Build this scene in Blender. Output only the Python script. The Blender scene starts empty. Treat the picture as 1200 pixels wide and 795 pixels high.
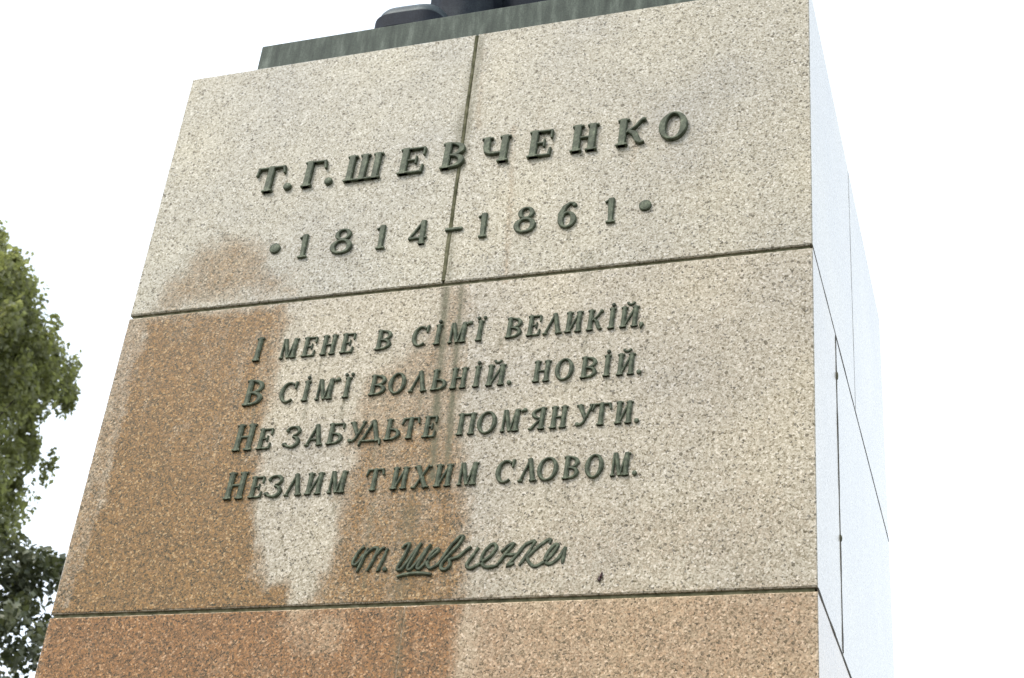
import bpy, bmesh, math, random
import numpy as np
from mathutils import Vector, Matrix

C = bpy.context.scene.collection
R = math.radians
random.seed(7)
rng = np.random.default_rng(11)

# ------------------------------------------------------------------ camera, sky, sun, exposure
SC = bpy.context.scene
cam_data = bpy.data.cameras.new('camera')
cam_data.sensor_width = 36.0
cam_data.lens = 1767.83 * 36.0 / 1200.0
cam_data.clip_start = 0.05
cam_data.clip_end = 8000.0
cam = bpy.data.objects.new('camera', cam_data)
C.objects.link(cam)
_y, _p, _r = R(-21.11674832), R(31.41627988), R(6.15433037)
_f = Vector((math.sin(_y) * math.cos(_p), math.cos(_y) * math.cos(_p), math.sin(_p)))
_r0 = Vector((math.cos(_y), -math.sin(_y), 0))
_u0 = _r0.cross(_f)
_rt = math.cos(_r) * _r0 + math.sin(_r) * _u0
_up = -math.sin(_r) * _r0 + math.cos(_r) * _u0
_m = Matrix((_rt, _up, -_f)).transposed().to_4x4()
_m.translation = Vector((2.1524, -4.7512, 1.6495))
cam.matrix_world = _m
cam_data.dof.use_dof = True
cam_data.dof.focus_distance = 5.9
cam_data.dof.aperture_fstop = 5.6
SC.camera = cam

SUN_DIR = Vector((-0.50, -0.70, 0.92)).normalized()          # towards the sun, hazy, high over the left shoulder
elev = math.asin(SUN_DIR.z)
world = bpy.data.worlds.new('World')
SC.world = world
world.use_nodes = True
wt = world.node_tree
wt.nodes.clear()
wo = wt.nodes.new('ShaderNodeOutputWorld')
wb = wt.nodes.new('ShaderNodeBackground')
sky = wt.nodes.new('ShaderNodeTexSky')
sky.sky_type = 'NISHITA'
sky.sun_disc = False
sky.sun_elevation = elev
sky.sun_rotation = math.atan2(SUN_DIR.x, SUN_DIR.y)
sky.air_density = 1.0
sky.dust_density = 3.0
mx = wt.nodes.new('ShaderNodeMixRGB')
mx.inputs['Fac'].default_value = 0.8
mx.inputs['Color2'].default_value = (8.8, 9.3, 9.9, 1)        # thin bright overcast veil
wtc = wt.nodes.new('ShaderNodeTexCoord')                       # faint unevenness in the cloud sheet
wn = wt.nodes.new('ShaderNodeTexNoise'); wn.inputs['Scale'].default_value = 1.7; wn.inputs['Detail'].default_value = 4
wt.links.new(wtc.outputs['Generated'], wn.inputs['Vector'])
wr_ = wt.nodes.new('ShaderNodeValToRGB')
wr_.color_ramp.elements[0].position = .32; wr_.color_ramp.elements[0].color = (5.7, 6.6, 7.8, 1)
wr_.color_ramp.elements[1].position = .62; wr_.color_ramp.elements[1].color = (9.1, 9.8, 10.6, 1)
wt.links.new(wn.outputs[0], wr_.inputs[0]); wt.links.new(wr_.outputs[0], mx.inputs['Color2'])
wt.links.new(sky.outputs[0], mx.inputs['Color1'])
wt.links.new(mx.outputs[0], wb.inputs['Color'])
wb.inputs['Strength'].default_value = 0.10
wt.links.new(wb.outputs[0], wo.inputs['Surface'])

sun_data = bpy.data.lights.new('sun', 'SUN')
sun_data.energy = 1.25
sun_data.angle = R(22)
sun_data.color = (1.0, 0.96, 0.90)
sun = bpy.data.objects.new('sun', sun_data)
C.objects.link(sun)
sun.rotation_euler = SUN_DIR.to_track_quat('Z', 'Y').to_euler()
sun.location = (-20, -20, 40)

SC.view_settings.view_transform = 'Standard'
SC.view_settings.look = 'None'
SC.view_settings.exposure = 1.1
SC.view_settings.gamma = 1.0
SC.view_settings.use_curve_mapping = False
SC.cycles.max_bounces = 8
SC.cycles.transparent_max_bounces = 8

# ------------------------------------------------------------------ traced data, metres on the front face (x, z)
LETTERS = {
  'name': [('T',-0.966,-0.91,5.671,0.142,0), ('.',-0.858,-0.817,5.662,0.03,1), ('G',-0.767,-0.711,5.665,0.137,0), ('.',-0.654,-0.614,5.659,0.029,1), ('Sh',-0.559,-0.386,5.666,0.139,0), ('E',-0.3,-0.182,5.663,0.14,0), ('V',-0.099,0.01,5.662,0.14,0), ('Ch',0.162,0.214,5.665,0.138,0), ('E',0.299,0.404,5.665,0.143,0), ('N',0.491,0.606,5.665,0.145,0), ('K',0.691,0.812,5.666,0.14,0), ('O',0.874,0.996,5.662,0.146,1)],
  'dates': [('*',-0.863,-0.808,5.321,0.045,1), ('1',-0.713,-0.672,5.276,0.121,0), ('8',-0.564,-0.46,5.27,0.132,1), ('1',-0.345,-0.306,5.274,0.124,0), ('4',-0.198,-0.116,5.276,0.12,0), ('-',-0.032,0.043,5.328,0.012,1), ('1',0.121,0.155,5.273,0.12,0), ('8',0.273,0.37,5.27,0.134,1), ('6',0.464,0.544,5.275,0.131,1), ('1',0.671,0.708,5.279,0.121,0), ('*',0.809,0.855,5.32,0.045,1)],
  'l1': [('I',-0.83,-0.799,4.763,0.114,0), ('M',-0.706,-0.632,4.762,0.084,0), ('E',-0.605,-0.546,4.763,0.09,0), ('N',-0.52,-0.454,4.76,0.093,0), ('E',-0.43,-0.373,4.762,0.094,0), ('V',-0.273,-0.205,4.765,0.09,0), ('S',-0.114,-0.043,4.76,0.1,1), ('i',-0.017,0.01,4.761,0.09,0), ('M',0.045,0.119,4.761,0.099,0), ("'",0.12,0.14,4.838,0.019,1), ('yi',0.162,0.189,4.763,0.096,0), ('V',0.288,0.355,4.763,0.09,0), ('E',0.376,0.432,4.765,0.094,0), ('L',0.445,0.522,4.761,0.1,0), ('Y',0.534,0.601,4.763,0.093,0), ('K',0.622,0.684,4.764,0.095,0), ('i',0.708,0.735,4.766,0.087,0), ('J',0.756,0.827,4.762,0.093,0), (',',0.834,0.853,4.751,0.012,1)],
  'l2': [('V',-0.833,-0.749,4.549,0.122,0), ('S',-0.67,-0.594,4.547,0.098,1), ('i',-0.566,-0.538,4.548,0.093,0), ('M',-0.505,-0.431,4.547,0.096,0), ("'",-0.427,-0.406,4.625,0.018,1), ('yi',-0.385,-0.356,4.55,0.095,0), ('V',-0.268,-0.198,4.549,0.096,0), ('O',-0.186,-0.111,4.548,0.097,1), ('L',-0.096,-0.02,4.549,0.094,0), ('soft',-0.002,0.064,4.552,0.093,0), ('N',0.079,0.145,4.552,0.095,0), ('i',0.173,0.202,4.55,0.089,0), ('J',0.229,0.303,4.551,0.095,0), ('.',0.315,0.337,4.544,0.015,1), ('N',0.421,0.488,4.549,0.095,0), ('O',0.51,0.585,4.548,0.099,1), ('V',0.612,0.677,4.552,0.094,0), ('i',0.702,0.729,4.551,0.092,0), ('J',0.755,0.823,4.554,0.09,0), ('.',0.834,0.854,4.545,0.014,1)],
  'l3': [('N',-0.836,-0.751,4.339,0.121,0), ('E',-0.728,-0.668,4.341,0.089,0), ('Z',-0.603,-0.534,4.335,0.099,1), ('A',-0.513,-0.437,4.337,0.093,0), ('B',-0.419,-0.351,4.337,0.095,0), ('U',-0.326,-0.264,4.336,0.092,0), ('D',-0.275,-0.186,4.339,0.093,0), ('soft',-0.171,-0.105,4.339,0.093,0), ('T',-0.081,-0.053,4.335,0.096,0), ('E',-0.01,0.043,4.339,0.093,0), ('P',0.131,0.203,4.338,0.099,0), ('O',0.214,0.293,4.336,0.095,1), ('M',0.31,0.383,4.338,0.094,0), ("'",0.389,0.409,4.419,0.018,1), ('Ya',0.423,0.486,4.339,0.091,0), ('N',0.507,0.571,4.34,0.094,0), ('U',0.608,0.668,4.341,0.096,0), ('T',0.691,0.719,4.341,0.099,0), ('Y',0.76,0.825,4.342,0.089,0), ('.',0.836,0.855,4.341,0.014,1)],
  'l4': [('N',-0.83,-0.746,4.124,0.119,0), ('E',-0.72,-0.664,4.124,0.09,0), ('Z',-0.641,-0.573,4.119,0.1,1), ('L',-0.563,-0.49,4.122,0.093,0), ('Y',-0.474,-0.406,4.122,0.095,0), ('M',-0.378,-0.306,4.122,0.096,0), ('T',-0.2,-0.173,4.125,0.102,0), ('Y',-0.113,-0.047,4.122,0.097,0), ('H',-0.026,0.045,4.122,0.093,0), ('Y',0.065,0.133,4.122,0.094,0), ('M',0.16,0.235,4.121,0.096,0), ('S',0.311,0.384,4.122,0.098,1), ('L',0.402,0.473,4.124,0.099,0), ('O',0.475,0.556,4.121,0.101,1), ('V',0.574,0.636,4.125,0.095,0), ('O',0.659,0.73,4.122,0.097,1), ('M',0.756,0.826,4.124,0.093,0), ('.',0.839,0.858,4.126,0.014,1)],
}
SIGNATURE = [
  [(-0.181, 3.89), (-0.202, 3.868), (-0.217, 3.837), (-0.218, 3.82), (-0.207, 3.817), (-0.192, 3.832), (-0.181, 3.858)],
  [(-0.163, 3.883), (-0.173, 3.863), (-0.184, 3.826), (-0.197, 3.788)],
  [(-0.179, 3.845), (-0.164, 3.866), (-0.143, 3.882), (-0.13, 3.882), (-0.125, 3.872), (-0.137, 3.835), (-0.156, 3.79)],
  [(-0.137, 3.835), (-0.122, 3.863), (-0.107, 3.879), (-0.096, 3.88)],
  [(-0.085, 3.878), (-0.095, 3.845), (-0.112, 3.795), (-0.114, 3.787)],
  [(-0.026, 3.875), (-0.014, 3.889), (0.001, 3.89), (-0.009, 3.855), (-0.026, 3.819), (-0.035, 3.797), (-0.029, 3.788), (-0.015, 3.795), (0.009, 3.832), (0.03, 3.867), (0.049, 3.893)],
  [(0.049, 3.893), (0.029, 3.85), (0.01, 3.808), (0.006, 3.792), (0.017, 3.789), (0.037, 3.811), (0.062, 3.85), (0.087, 3.887)],
  [(0.087, 3.887), (0.066, 3.848), (0.048, 3.812), (0.043, 3.796), (0.05, 3.789), (0.065, 3.801), (0.083, 3.824), (0.106, 3.845), (0.12, 3.861), (0.113, 3.866), (0.096, 3.852), (0.083, 3.825), (0.082, 3.805), (0.095, 3.79), (0.112, 3.797), (0.13, 3.812), (0.148, 3.844), (0.168, 3.877), (0.187, 3.9), (0.2, 3.913), (0.211, 3.909), (0.196, 3.878), (0.176, 3.855), (0.159, 3.833), (0.14, 3.808), (0.139, 3.788), (0.156, 3.783), (0.172, 3.801), (0.168, 3.82), (0.178, 3.823), (0.192, 3.828), (0.2, 3.83), (0.225, 3.852), (0.248, 3.87)],
  [(0.276, 3.865), (0.256, 3.83), (0.238, 3.801), (0.242, 3.787), (0.257, 3.784), (0.279, 3.795), (0.297, 3.807), (0.326, 3.829), (0.345, 3.858), (0.34, 3.873), (0.325, 3.873), (0.301, 3.846), (0.292, 3.815), (0.301, 3.793), (0.319, 3.785), (0.352, 3.789)],
  [(0.352, 3.789), (0.366, 3.807), (0.386, 3.838), (0.416, 3.876)],
  [(0.365, 3.843), (0.391, 3.866), (0.412, 3.876)],
  [(0.379, 3.831), (0.402, 3.83), (0.424, 3.832)],
  [(0.46, 3.873), (0.438, 3.843), (0.411, 3.809), (0.396, 3.79), (0.42, 3.797)],
  [(0.425, 3.828), (0.441, 3.851), (0.462, 3.871), (0.493, 3.883)],
  [(0.493, 3.881), (0.469, 3.834), (0.439, 3.787)],
  [(0.547, 3.869), (0.55, 3.882), (0.537, 3.881), (0.505, 3.857), (0.476, 3.828), (0.467, 3.814), (0.481, 3.791), (0.5, 3.781), (0.522, 3.791), (0.54, 3.803), (0.56, 3.824), (0.579, 3.856), (0.57, 3.863), (0.553, 3.847), (0.538, 3.821), (0.537, 3.798), (0.55, 3.788), (0.57, 3.796), (0.591, 3.818), (0.608, 3.852)],
  [(0.608, 3.852), (0.605, 3.824), (0.6, 3.789)],
  [(-0.031, 3.762), (-0.001, 3.77), (0.039, 3.773), (0.076, 3.771), (0.104, 3.765)],
]
STAIN_POLYGONS = [
  [0.74, 0.045, [[-1.35, 5.088], [-1.336, 5.209], [-1.257, 5.315], [-1.176, 5.397], [-1.067, 5.43], [-0.951, 5.401], [-0.874, 5.313], [-0.816, 5.224], [-0.74, 5.17], [-0.698, 5.099]]],
  [1.0, 0.03, [[-1.428, 5.056], [-0.719, 5.057], [-0.7, 4.96], [-0.725, 4.877], [-0.728, 4.69], [-0.72, 4.527], [-0.716, 4.331], [-0.689, 4.139], [-0.666, 3.99], [-0.629, 3.881], [-0.636, 3.803], [-0.569, 3.759], [-0.483, 3.742], [-0.418, 3.58], [-1.477, 3.601], [-1.428, 3.771], [-1.41, 3.992], [-1.408, 4.281], [-1.425, 4.627], [-1.428, 4.884]]],
  [0.68, 0.04, [[-0.298, 4.65], [-0.151, 4.717], [-0.049, 4.788], [-0.005, 4.906], [-0.014, 5.041], [0.091, 5.037], [0.122, 4.77], [0.155, 4.455], [0.192, 4.157], [-0.31, 4.189], [-0.315, 4.378], [-0.317, 4.533]]],
  [0.8, 0.04, [[-0.306, 4.415], [-0.223, 4.447], [0.148, 4.417], [0.192, 4.157], [0.225, 3.875], [0.244, 3.561], [-0.418, 3.58], [-0.35, 3.73], [-0.318, 3.831], [-0.321, 3.972], [-0.328, 4.19]]],
  [0.86, 0.04, [[-1.53, 3.387], [-1.519, 3.716], [-0.493, 3.701], [-0.385, 3.497], [-0.264, 3.494], [-0.246, 3.692], [-0.007, 3.69], [0.243, 3.687], [0.244, 3.265], [-1.499, 3.286]]],
  [0.62, 0.05, [[-0.557, 3.662], [-0.17, 3.649], [-0.125, 3.363], [-0.499, 3.37]]],
  [0.16, 0.2, [[0.598, 5.838], [1.511, 6.05], [1.499, 3.659], [0.29, 3.705], [0.256, 4.011], [0.901, 4.11]]],
  [0.44, 0.05, [[0.244, 3.674], [1.499, 3.689], [1.501, 3.25], [0.244, 3.265]]],
  [0.68, 0.03, [[-1.507, 5.061], [-1.376, 5.055], [-1.364, 4.834], [-1.383, 4.419], [-1.38, 3.953], [-1.415, 3.656], [-1.51, 3.659], [-1.514, 4.073], [-1.51, 4.551]]],
  [0.25, 0.12, [[0.205, 4.014], [1.506, 4.138], [1.499, 3.659], [0.245, 3.664]]],
]
RUST_RUNS = [
  (0.5, 0.016, [(602, 150), (598, 230), (592, 330)]),
  (0.45, 0.02, [(566, 60), (560, 150)]),
  (0.4, 0.014, [(548, 335), (546, 420)]),
  (0.35, 0.02, [(745, 120), (742, 200)]),
  [0.5, 0.016, [[0.22, 5.854], [0.24, 5.479], [0.261, 5.042]]],
  [0.45, 0.02, [[0.025, 6.338], [0.051, 5.882]]],
  [0.4, 0.014, [[0.099, 5.04], [0.131, 4.69]]],
  [0.35, 0.02, [[0.763, 5.904], [0.771, 5.535]]],
  [0.4, 0.018, [[0.245, 5.515], [0.254, 5.3], [0.259, 5.059]]],
  [0.3, 0.02, [[0.166, 5.646], [0.206, 5.439]]],
  [0.3, 0.012, [[0.49, 5.268], [0.503, 5.138]]],
  [0.35, 0.02, [[0.273, 4.775], [0.272, 4.676]]],
  [0.3, 0.02, [[0.137, 4.16], [0.137, 3.879], [0.145, 3.678]]],
  [0.25, 0.03, [[0.345, 6.125], [0.334, 5.883]]],
]
ALGAE_RUNS = [
  (0.55, 0.016, [(564, 45), (548, 150), (540, 200)]),
  (0.6, 0.01, [(530, 270), (526, 330)]),
  (0.5, 0.014, [(524, 336), (516, 430), (505, 540)]),
  [0.55, 0.016, [[0.008, 6.42], [0.002, 5.891], [-0.003, 5.653]]],
  [0.6, 0.01, [[-0.004, 5.334], [0.012, 5.072]]],
  [0.5, 0.014, [[0.008, 5.047], [0.026, 4.66], [0.04, 4.239]]],
  [1.0, 0.013, [[0.004, 5.051], [0.017, 4.822], [0.031, 4.503], [0.053, 4.166]]],
  [1.0, 0.01, [[0.071, 5.052], [0.085, 4.774], [0.096, 4.498], [0.107, 4.235]]],
  [0.5, 0.02, [[-0.011, 6.294], [-0.025, 6.093], [-0.029, 5.775]]],
  [0.35, 0.012, [[-0.01, 3.717], [-0.007, 3.643]]],
  [0.4, 0.02, [[0.002, 3.63], [0.023, 3.361]]],
  [0.5, 0.004, [[0.325, 5.264], [0.331, 5.194]]],
  [0.45, 0.005, [[0.512, 5.265], [0.516, 5.213]]],
  [0.6, 0.006, [[0.274, 4.763], [0.263, 4.732]]],
  [0.5, 0.005, [[0.699, 4.117], [0.7, 4.096]]],
  [0.5, 0.006, [[-0.177, 4.072], [-0.174, 3.894], [-0.161, 3.722]]],
  [0.35, 0.03, [[-0.019, 4.027], [-0.01, 3.717]]],
  [0.6, 0.004, [[0.605, 3.693], [0.604, 3.661]]],
  [0.25, 0.02, [[0.608, 5.125], [0.599, 5.002]]],
]

# ------------------------------------------------------------------ helpers
class MB:
    """collects vertices and faces, links them as ONE mesh object"""
    def __init__(s): s.v = []; s.f = []; s.mi = []
    def add(s, vs, fs):
        o = len(s.v)
        s.v.extend([tuple(v) for v in vs]); s.f.extend([tuple(i + o for i in f) for f in fs])
    def box(s, x0, x1, y0, y1, z0, z1, e=0.0):
        if e <= 0:
            s.add([(x0,y0,z0),(x1,y0,z0),(x1,y1,z0),(x0,y1,z0),(x0,y0,z1),(x1,y0,z1),(x1,y1,z1),(x0,y1,z1)],
                  [(0,3,2,1),(4,5,6,7),(0,1,5,4),(1,2,6,5),(2,3,7,6),(3,0,4,7)])
            return
        bm = bmesh.new(); bmesh.ops.create_cube(bm, size=1.0)
        for v in bm.verts:
            v.co = Vector((x0 + (v.co.x+.5)*(x1-x0), y0 + (v.co.y+.5)*(y1-y0), z0 + (v.co.z+.5)*(z1-z0)))
        bmesh.ops.bevel(bm, geom=bm.edges[:], offset=e, segments=2, profile=.7, affect='EDGES')
        bm.verts.index_update()
        s.add([v.co[:] for v in bm.verts], [[v.index for v in f.verts] for f in bm.faces]); bm.free()
    def loft(s, rings, cap=True):
        n = len(rings[0]); o = len(s.v)
        for r in rings: s.v.extend([tuple(p) for p in r])
        for i in range(len(rings)-1):
            for j in range(n):
                k = (j+1) % n
                s.f.append((o+i*n+j, o+i*n+k, o+(i+1)*n+k, o+(i+1)*n+j))
        if cap:
            s.f.append(tuple(o+j for j in range(n))[::-1])
            s.f.append(tuple(o+(len(rings)-1)*n+j for j in range(n)))
    def tube(s, pts, radii, n=8):
        pts = [Vector(p) for p in pts]; rings = []
        for i, p in enumerate(pts):
            t = (pts[min(i+1, len(pts)-1)] - pts[max(i-1, 0)]).normalized()
            a = t.cross(Vector((0.31, 0.17, 0.93)))
            if a.length < 1e-3: a = t.cross(Vector((1, 0, 0)))
            a.normalize(); b = t.cross(a)
            r = radii[i] if isinstance(radii, (list, tuple)) else radii
            rings.append([p + r*(math.cos(2*math.pi*j/n)*a + math.sin(2*math.pi*j/n)*b) for j in range(n)])
        s.loft(rings)
    def ball(s, c, r, seg=12, rings=8):
        rx, ry, rz = (r, r, r) if not isinstance(r, (tuple, list)) else r
        rr = []
        for i in range(1, rings):
            th = math.pi*i/rings
            rr.append([(c[0]+rx*math.sin(th)*math.cos(2*math.pi*j/seg), c[1]+ry*math.sin(th)*math.sin(2*math.pi*j/seg), c[2]-rz*math.cos(th)) for j in range(seg)])
        s.loft(rr)
    def build(s, name, mat, parent=None, smooth=False):
        me = bpy.data.meshes.new(name)
        me.from_pydata(s.v, [], s.f); me.update()
        if smooth: me.polygons.foreach_set('use_smooth', [True]*len(me.polygons))
        me.materials.append(mat)
        o = bpy.data.objects.new(name, me); C.objects.link(o)
        if parent: o.parent = parent
        return o

def recalc(o):
    bm = bmesh.new(); bm.from_mesh(o.data); bmesh.ops.recalc_face_normals(bm, faces=bm.faces[:]); bm.to_mesh(o.data); bm.free()
    return o

def tag(o, label=None, cat=None, group=None, kind=None):
    if label: o['label'] = label
    if cat: o['category'] = cat
    if group: o['group'] = group
    if kind: o['kind'] = kind
    return o

def thing(name, loc, label, cat):
    o = bpy.data.objects.new(name, None); C.objects.link(o); o.location = loc
    return tag(o, label, cat)

def letter_runs():
    rr = random.Random(5); out = []
    for line, ls in LETTERS.items():
        for l in ls:
            if l[0] in ".,'-" or rr.random() > .5: continue
            x = rr.uniform(l[1], l[2]); L_ = rr.uniform(.02, .09)
            out.append([rr.uniform(.18, .5), rr.uniform(.003, .007), [(x, l[3]), (x-.004, l[3]-L_)]])
    return out
LETTER_RUNS = letter_runs()
# numpy value noise for the outlines of the stains
_LAT = rng.random((256, 256))
def vnoise(x, z, s):
    x = np.asarray(x)*s + 37.3; z = np.asarray(z)*s + 11.7
    xi = np.floor(x).astype(int); zi = np.floor(z).astype(int)
    fx = x-xi; fz = z-zi; fx = fx*fx*(3-2*fx); fz = fz*fz*(3-2*fz)
    g = lambda a, b: _LAT[a % 256, b % 256]
    return (g(xi,zi)*(1-fx)+g(xi+1,zi)*fx)*(1-fz) + (g(xi,zi+1)*(1-fx)+g(xi+1,zi+1)*fx)*fz
def fbm(x, z, s): return (vnoise(x,z,s)*.5 + vnoise(x,z,s*2.1)*.28 + vnoise(x,z,s*4.7)*.22) - .5
def seg_dist(px, pz, a, b):
    ax, az = a; bx, bz = b
    dx, dz = bx-ax, bz-az
    t = np.clip(((px-ax)*dx+(pz-az)*dz)/(dx*dx+dz*dz+1e-12), 0, 1)
    return np.hypot(px-ax-t*dx, pz-az-t*dz)
def poly_sd(px, pz, P):
    d = np.full(px.shape, 1e9); ins = np.zeros(px.shape, bool)
    for i in range(len(P)):
        a, b = P[i], P[(i+1) % len(P)]
        d = np.minimum(d, seg_dist(px, pz, a, b))
        c = ((a[1] > pz) != (b[1] > pz)) & (px < (b[0]-a[0])*(pz-a[1])/((b[1]-a[1]) or 1e-9)+a[0])
        ins ^= c
    return np.where(ins, -d, d)
def sstep(e0, e1, x):
    t = np.clip((x-e0)/(e1-e0), 0, 1); return t*t*(3-2*t)
def stain_fields(x, z):
    n = fbm(x, z, 9.0)
    n2 = fbm(x*1.6, z*.55, 14.0)                      # streaky: stretched along the fall of the water
    stain = np.zeros(x.shape); algae = np.zeros(x.shape)
    for s, f, P in STAIN_POLYGONS:
        f = f*1.9; d = poly_sd(x, z, P) + n*f*1.7 + n2*.08
        stain = np.maximum(stain, s*(1-sstep(-f, f, d)))
    stain *= 0.88 + .5*n2 + .22*n + .22*(1-sstep(3.75, 4.9, z)) + .10*(1-sstep(-1.3, -.6, x))
    for s, f, P in RUST_RUNS:
        d = np.min([seg_dist(x, z, P[i], P[i+1]) for i in range(len(P)-1)], axis=0)
        stain = np.maximum(stain, s*np.exp(-(d/f)**2)*(.8+n2*1.2))
    for s, f, P in ALGAE_RUNS + LETTER_RUNS:
        d = np.min([seg_dist(x, z, P[i], P[i+1]) for i in range(len(P)-1)], axis=0) + n2*f*.8
        algae = np.maximum(algae, 1.15*s*np.exp(-(np.clip(d, 0, 9)/(f*1.15))**2)*(.9+n*1.2))
    return np.clip(stain, 0, 1), np.clip(algae, 0, 1)

# ------------------------------------------------------------------ materials
def new_mat(name):
    m = bpy.data.materials.new(name); m.use_nodes = True
    nt = m.node_tree
    return m, nt, nt.nodes['Principled BSDF']
def N(nt, t, **kw):
    n = nt.nodes.new(t)
    for k, v in kw.items(): setattr(n, k, v)
    return n
def ramp(nt, stops, interp='LINEAR'):
    r = nt.nodes.new('ShaderNodeValToRGB'); cr = r.color_ramp; cr.interpolation = interp
    while len(cr.elements) < len(stops): cr.elements.new(0.5)
    for e, (p, c) in zip(cr.elements, stops):
        e.position = p; e.color = (*c, 1) if len(c) == 3 else c
    return r
def noise(nt, co, scale, detail=3.0, rough=.55):
    n = nt.nodes.new('ShaderNodeTexNoise'); n.inputs['Scale'].default_value = scale
    n.inputs['Detail'].default_value = detail; n.inputs['Roughness'].default_value = rough
    if co is not None: nt.links.new(co, n.inputs['Vector'])
    return n
def mixc(nt, fac, a, b, mode='MIX'):
    m = nt.nodes.new('ShaderNodeMixRGB'); m.blend_type = mode
    for s, v in (('Fac', fac), ('Color1', a), ('Color2', b)):
        if isinstance(v, (int, float)): m.inputs[s].default_value = v
        elif isinstance(v, tuple): m.inputs[s].default_value = (*v, 1)
        else: nt.links.new(v, m.inputs[s])
    return m.outputs[0]
def math_(nt, op, a, b=0.0, clamp=False):
    m = nt.nodes.new('ShaderNodeMath'); m.operation = op; m.use_clamp = clamp
    for i, v in enumerate((a, b)):
        if isinstance(v, (int, float)): m.inputs[i].default_value = v
        else: nt.links.new(v, m.inputs[i])
    return m.outputs[0]

def granite():
    m, nt, b = new_mat('granite')
    L = nt.links.new
    tc = N(nt, 'ShaderNodeTexCoord'); co = tc.outputs['Object']
    wob = noise(nt, co, 60, 2)
    wv = N(nt, 'ShaderNodeVectorMath', operation='MULTIPLY_ADD')
    L(wob.outputs['Color'], wv.inputs[0]); wv.inputs[1].default_value = (.009, .009, .009); L(co, wv.inputs[2])
    v1 = N(nt, 'ShaderNodeTexVoronoi'); v1.inputs['Scale'].default_value = 150; L(wv.outputs[0], v1.inputs['Vector'])
    v2 = N(nt, 'ShaderNodeTexVoronoi'); v2.inputs['Scale'].default_value = 260; L(wv.outputs[0], v2.inputs['Vector'])
    s1 = N(nt, 'ShaderNodeSeparateColor'); L(v1.outputs['Color'], s1.inputs[0])
    s2 = N(nt, 'ShaderNodeSeparateColor'); L(v2.outputs['Color'], s2.inputs[0])
    r1, r2 = s1.outputs[0], s2.outputs[1]
    clean1 = ramp(nt, [(0, (0.000,-0.023,-0.037)), (.05, (0.162,0.137,0.081)), (.16, (0.328,0.292,0.221)), (.40, (0.457,0.418,0.340)), (.72, (0.571,0.533,0.450)), (.93, (0.751,0.711,0.639))], 'CONSTANT'); L(r1, clean1.inputs[0])
    clean2 = ramp(nt, [(0, (0.124,0.091,0.038)), (.12, (0.301,0.268,0.200)), (.42, (0.469,0.433,0.351)), (.80, (0.622,0.583,0.499))], 'CONSTANT'); L(r2, clean2.inputs[0])
    st1 = ramp(nt, [(0, (0.022,0.029,0.019)), (.14, (0.089,0.068,0.032)), (.34, (0.190,0.111,0.043)), (.58, (0.273,0.158,0.061)), (.80, (0.339,0.195,0.065)), (.93, (0.562,0.397,0.195))], 'CONSTANT'); L(r1, st1.inputs[0])
    st2 = ramp(nt, [(0, (0.040,0.039,0.025)), (.2, (0.149,0.096,0.040)), (.5, (0.283,0.164,0.061)), (.8, (0.404,0.243,0.096))], 'CONSTANT'); L(r2, st2.inputs[0])
    cl = mixc(nt, .42, clean1.outputs[0], clean2.outputs[0]); st = mixc(nt, .42, st1.outputs[0], st2.outputs[0])
    # slow drift of the stone's own tone
    drift = noise(nt, co, 1.6, 4)
    dr = ramp(nt, [(.28, (.86,.865,.89)), (.72, (1.10,1.075,1.0))]); L(drift.outputs[0], dr.inputs[0])
    cl = mixc(nt, 1.0, cl, dr.outputs[0], 'MULTIPLY')
    at = N(nt, 'ShaderNodeAttribute', attribute_name='stain').outputs['Fac']
    al = N(nt, 'ShaderNodeAttribute', attribute_name='algae').outputs['Fac']
    pk = N(nt, 'ShaderNodeAttribute', attribute_name='pink').outputs['Fac']
    cl = mixc(nt, pk, cl, mixc(nt, 1.0, cl, (1.04, .86, .70), 'MULTIPLY'))
    st = mixc(nt, pk, st, mixc(nt, 1.0, st, (1.10, .93, 1.02), 'MULTIPLY'))
    # each grain takes up the stain a little more or less
    k = math_(nt, 'MULTIPLY', math_(nt, 'SUBTRACT', math_(nt, 'MULTIPLY', at, 1.22), math_(nt, 'MULTIPLY', s1.outputs[2], .34)), 1.0, True)
    col = mixc(nt, k, cl, st)
    algc = mixc(nt, s2.outputs[0], (.075, .068, .034), (.17, .155, .090))
    col = mixc(nt, math_(nt, 'MULTIPLY', al, math_(nt, 'ADD', .7, math_(nt, 'MULTIPLY', s1.outputs[1], .5)), True), col, algc)
    # scattered dark mica spots and pits
    v3 = N(nt, 'ShaderNodeTexVoronoi'); v3.inputs['Scale'].default_value = 42; L(wv.outputs[0], v3.inputs['Vector'])
    s3 = N(nt, 'ShaderNodeSeparateColor'); L(v3.outputs['Color'], s3.inputs[0])
    near = math_(nt, 'LESS_THAN', v3.outputs['Distance'], math_(nt, 'MULTIPLY', s3.outputs[1], .36))
    spot = math_(nt, 'MULTIPLY', near, math_(nt, 'GREATER_THAN', s3.outputs[0], .50))
    col = mixc(nt, math_(nt, 'MULTIPLY', spot, .78), col, (.085, .066, .036))
    L(col, b.inputs['Base Color'])
    wr = N(nt, 'ShaderNodeAttribute', attribute_name='weathered').outputs['Fac']      # the lettered face is rougher than the polished flank
    L(math_(nt, 'ADD', .22, math_(nt, 'MULTIPLY', wr, .28)), b.inputs['Roughness'])
    L(math_(nt, 'SUBTRACT', .42, math_(nt, 'MULTIPLY', wr, .22)), b.inputs['Specular IOR Level'])
    fine = noise(nt, co, 240, 2)
    bp = N(nt, 'ShaderNodeBump'); L(math_(nt, 'ADD', .012, math_(nt, 'MULTIPLY', wr, .10)), bp.inputs['Strength']); bp.inputs['Distance'].default_value = .003
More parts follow.
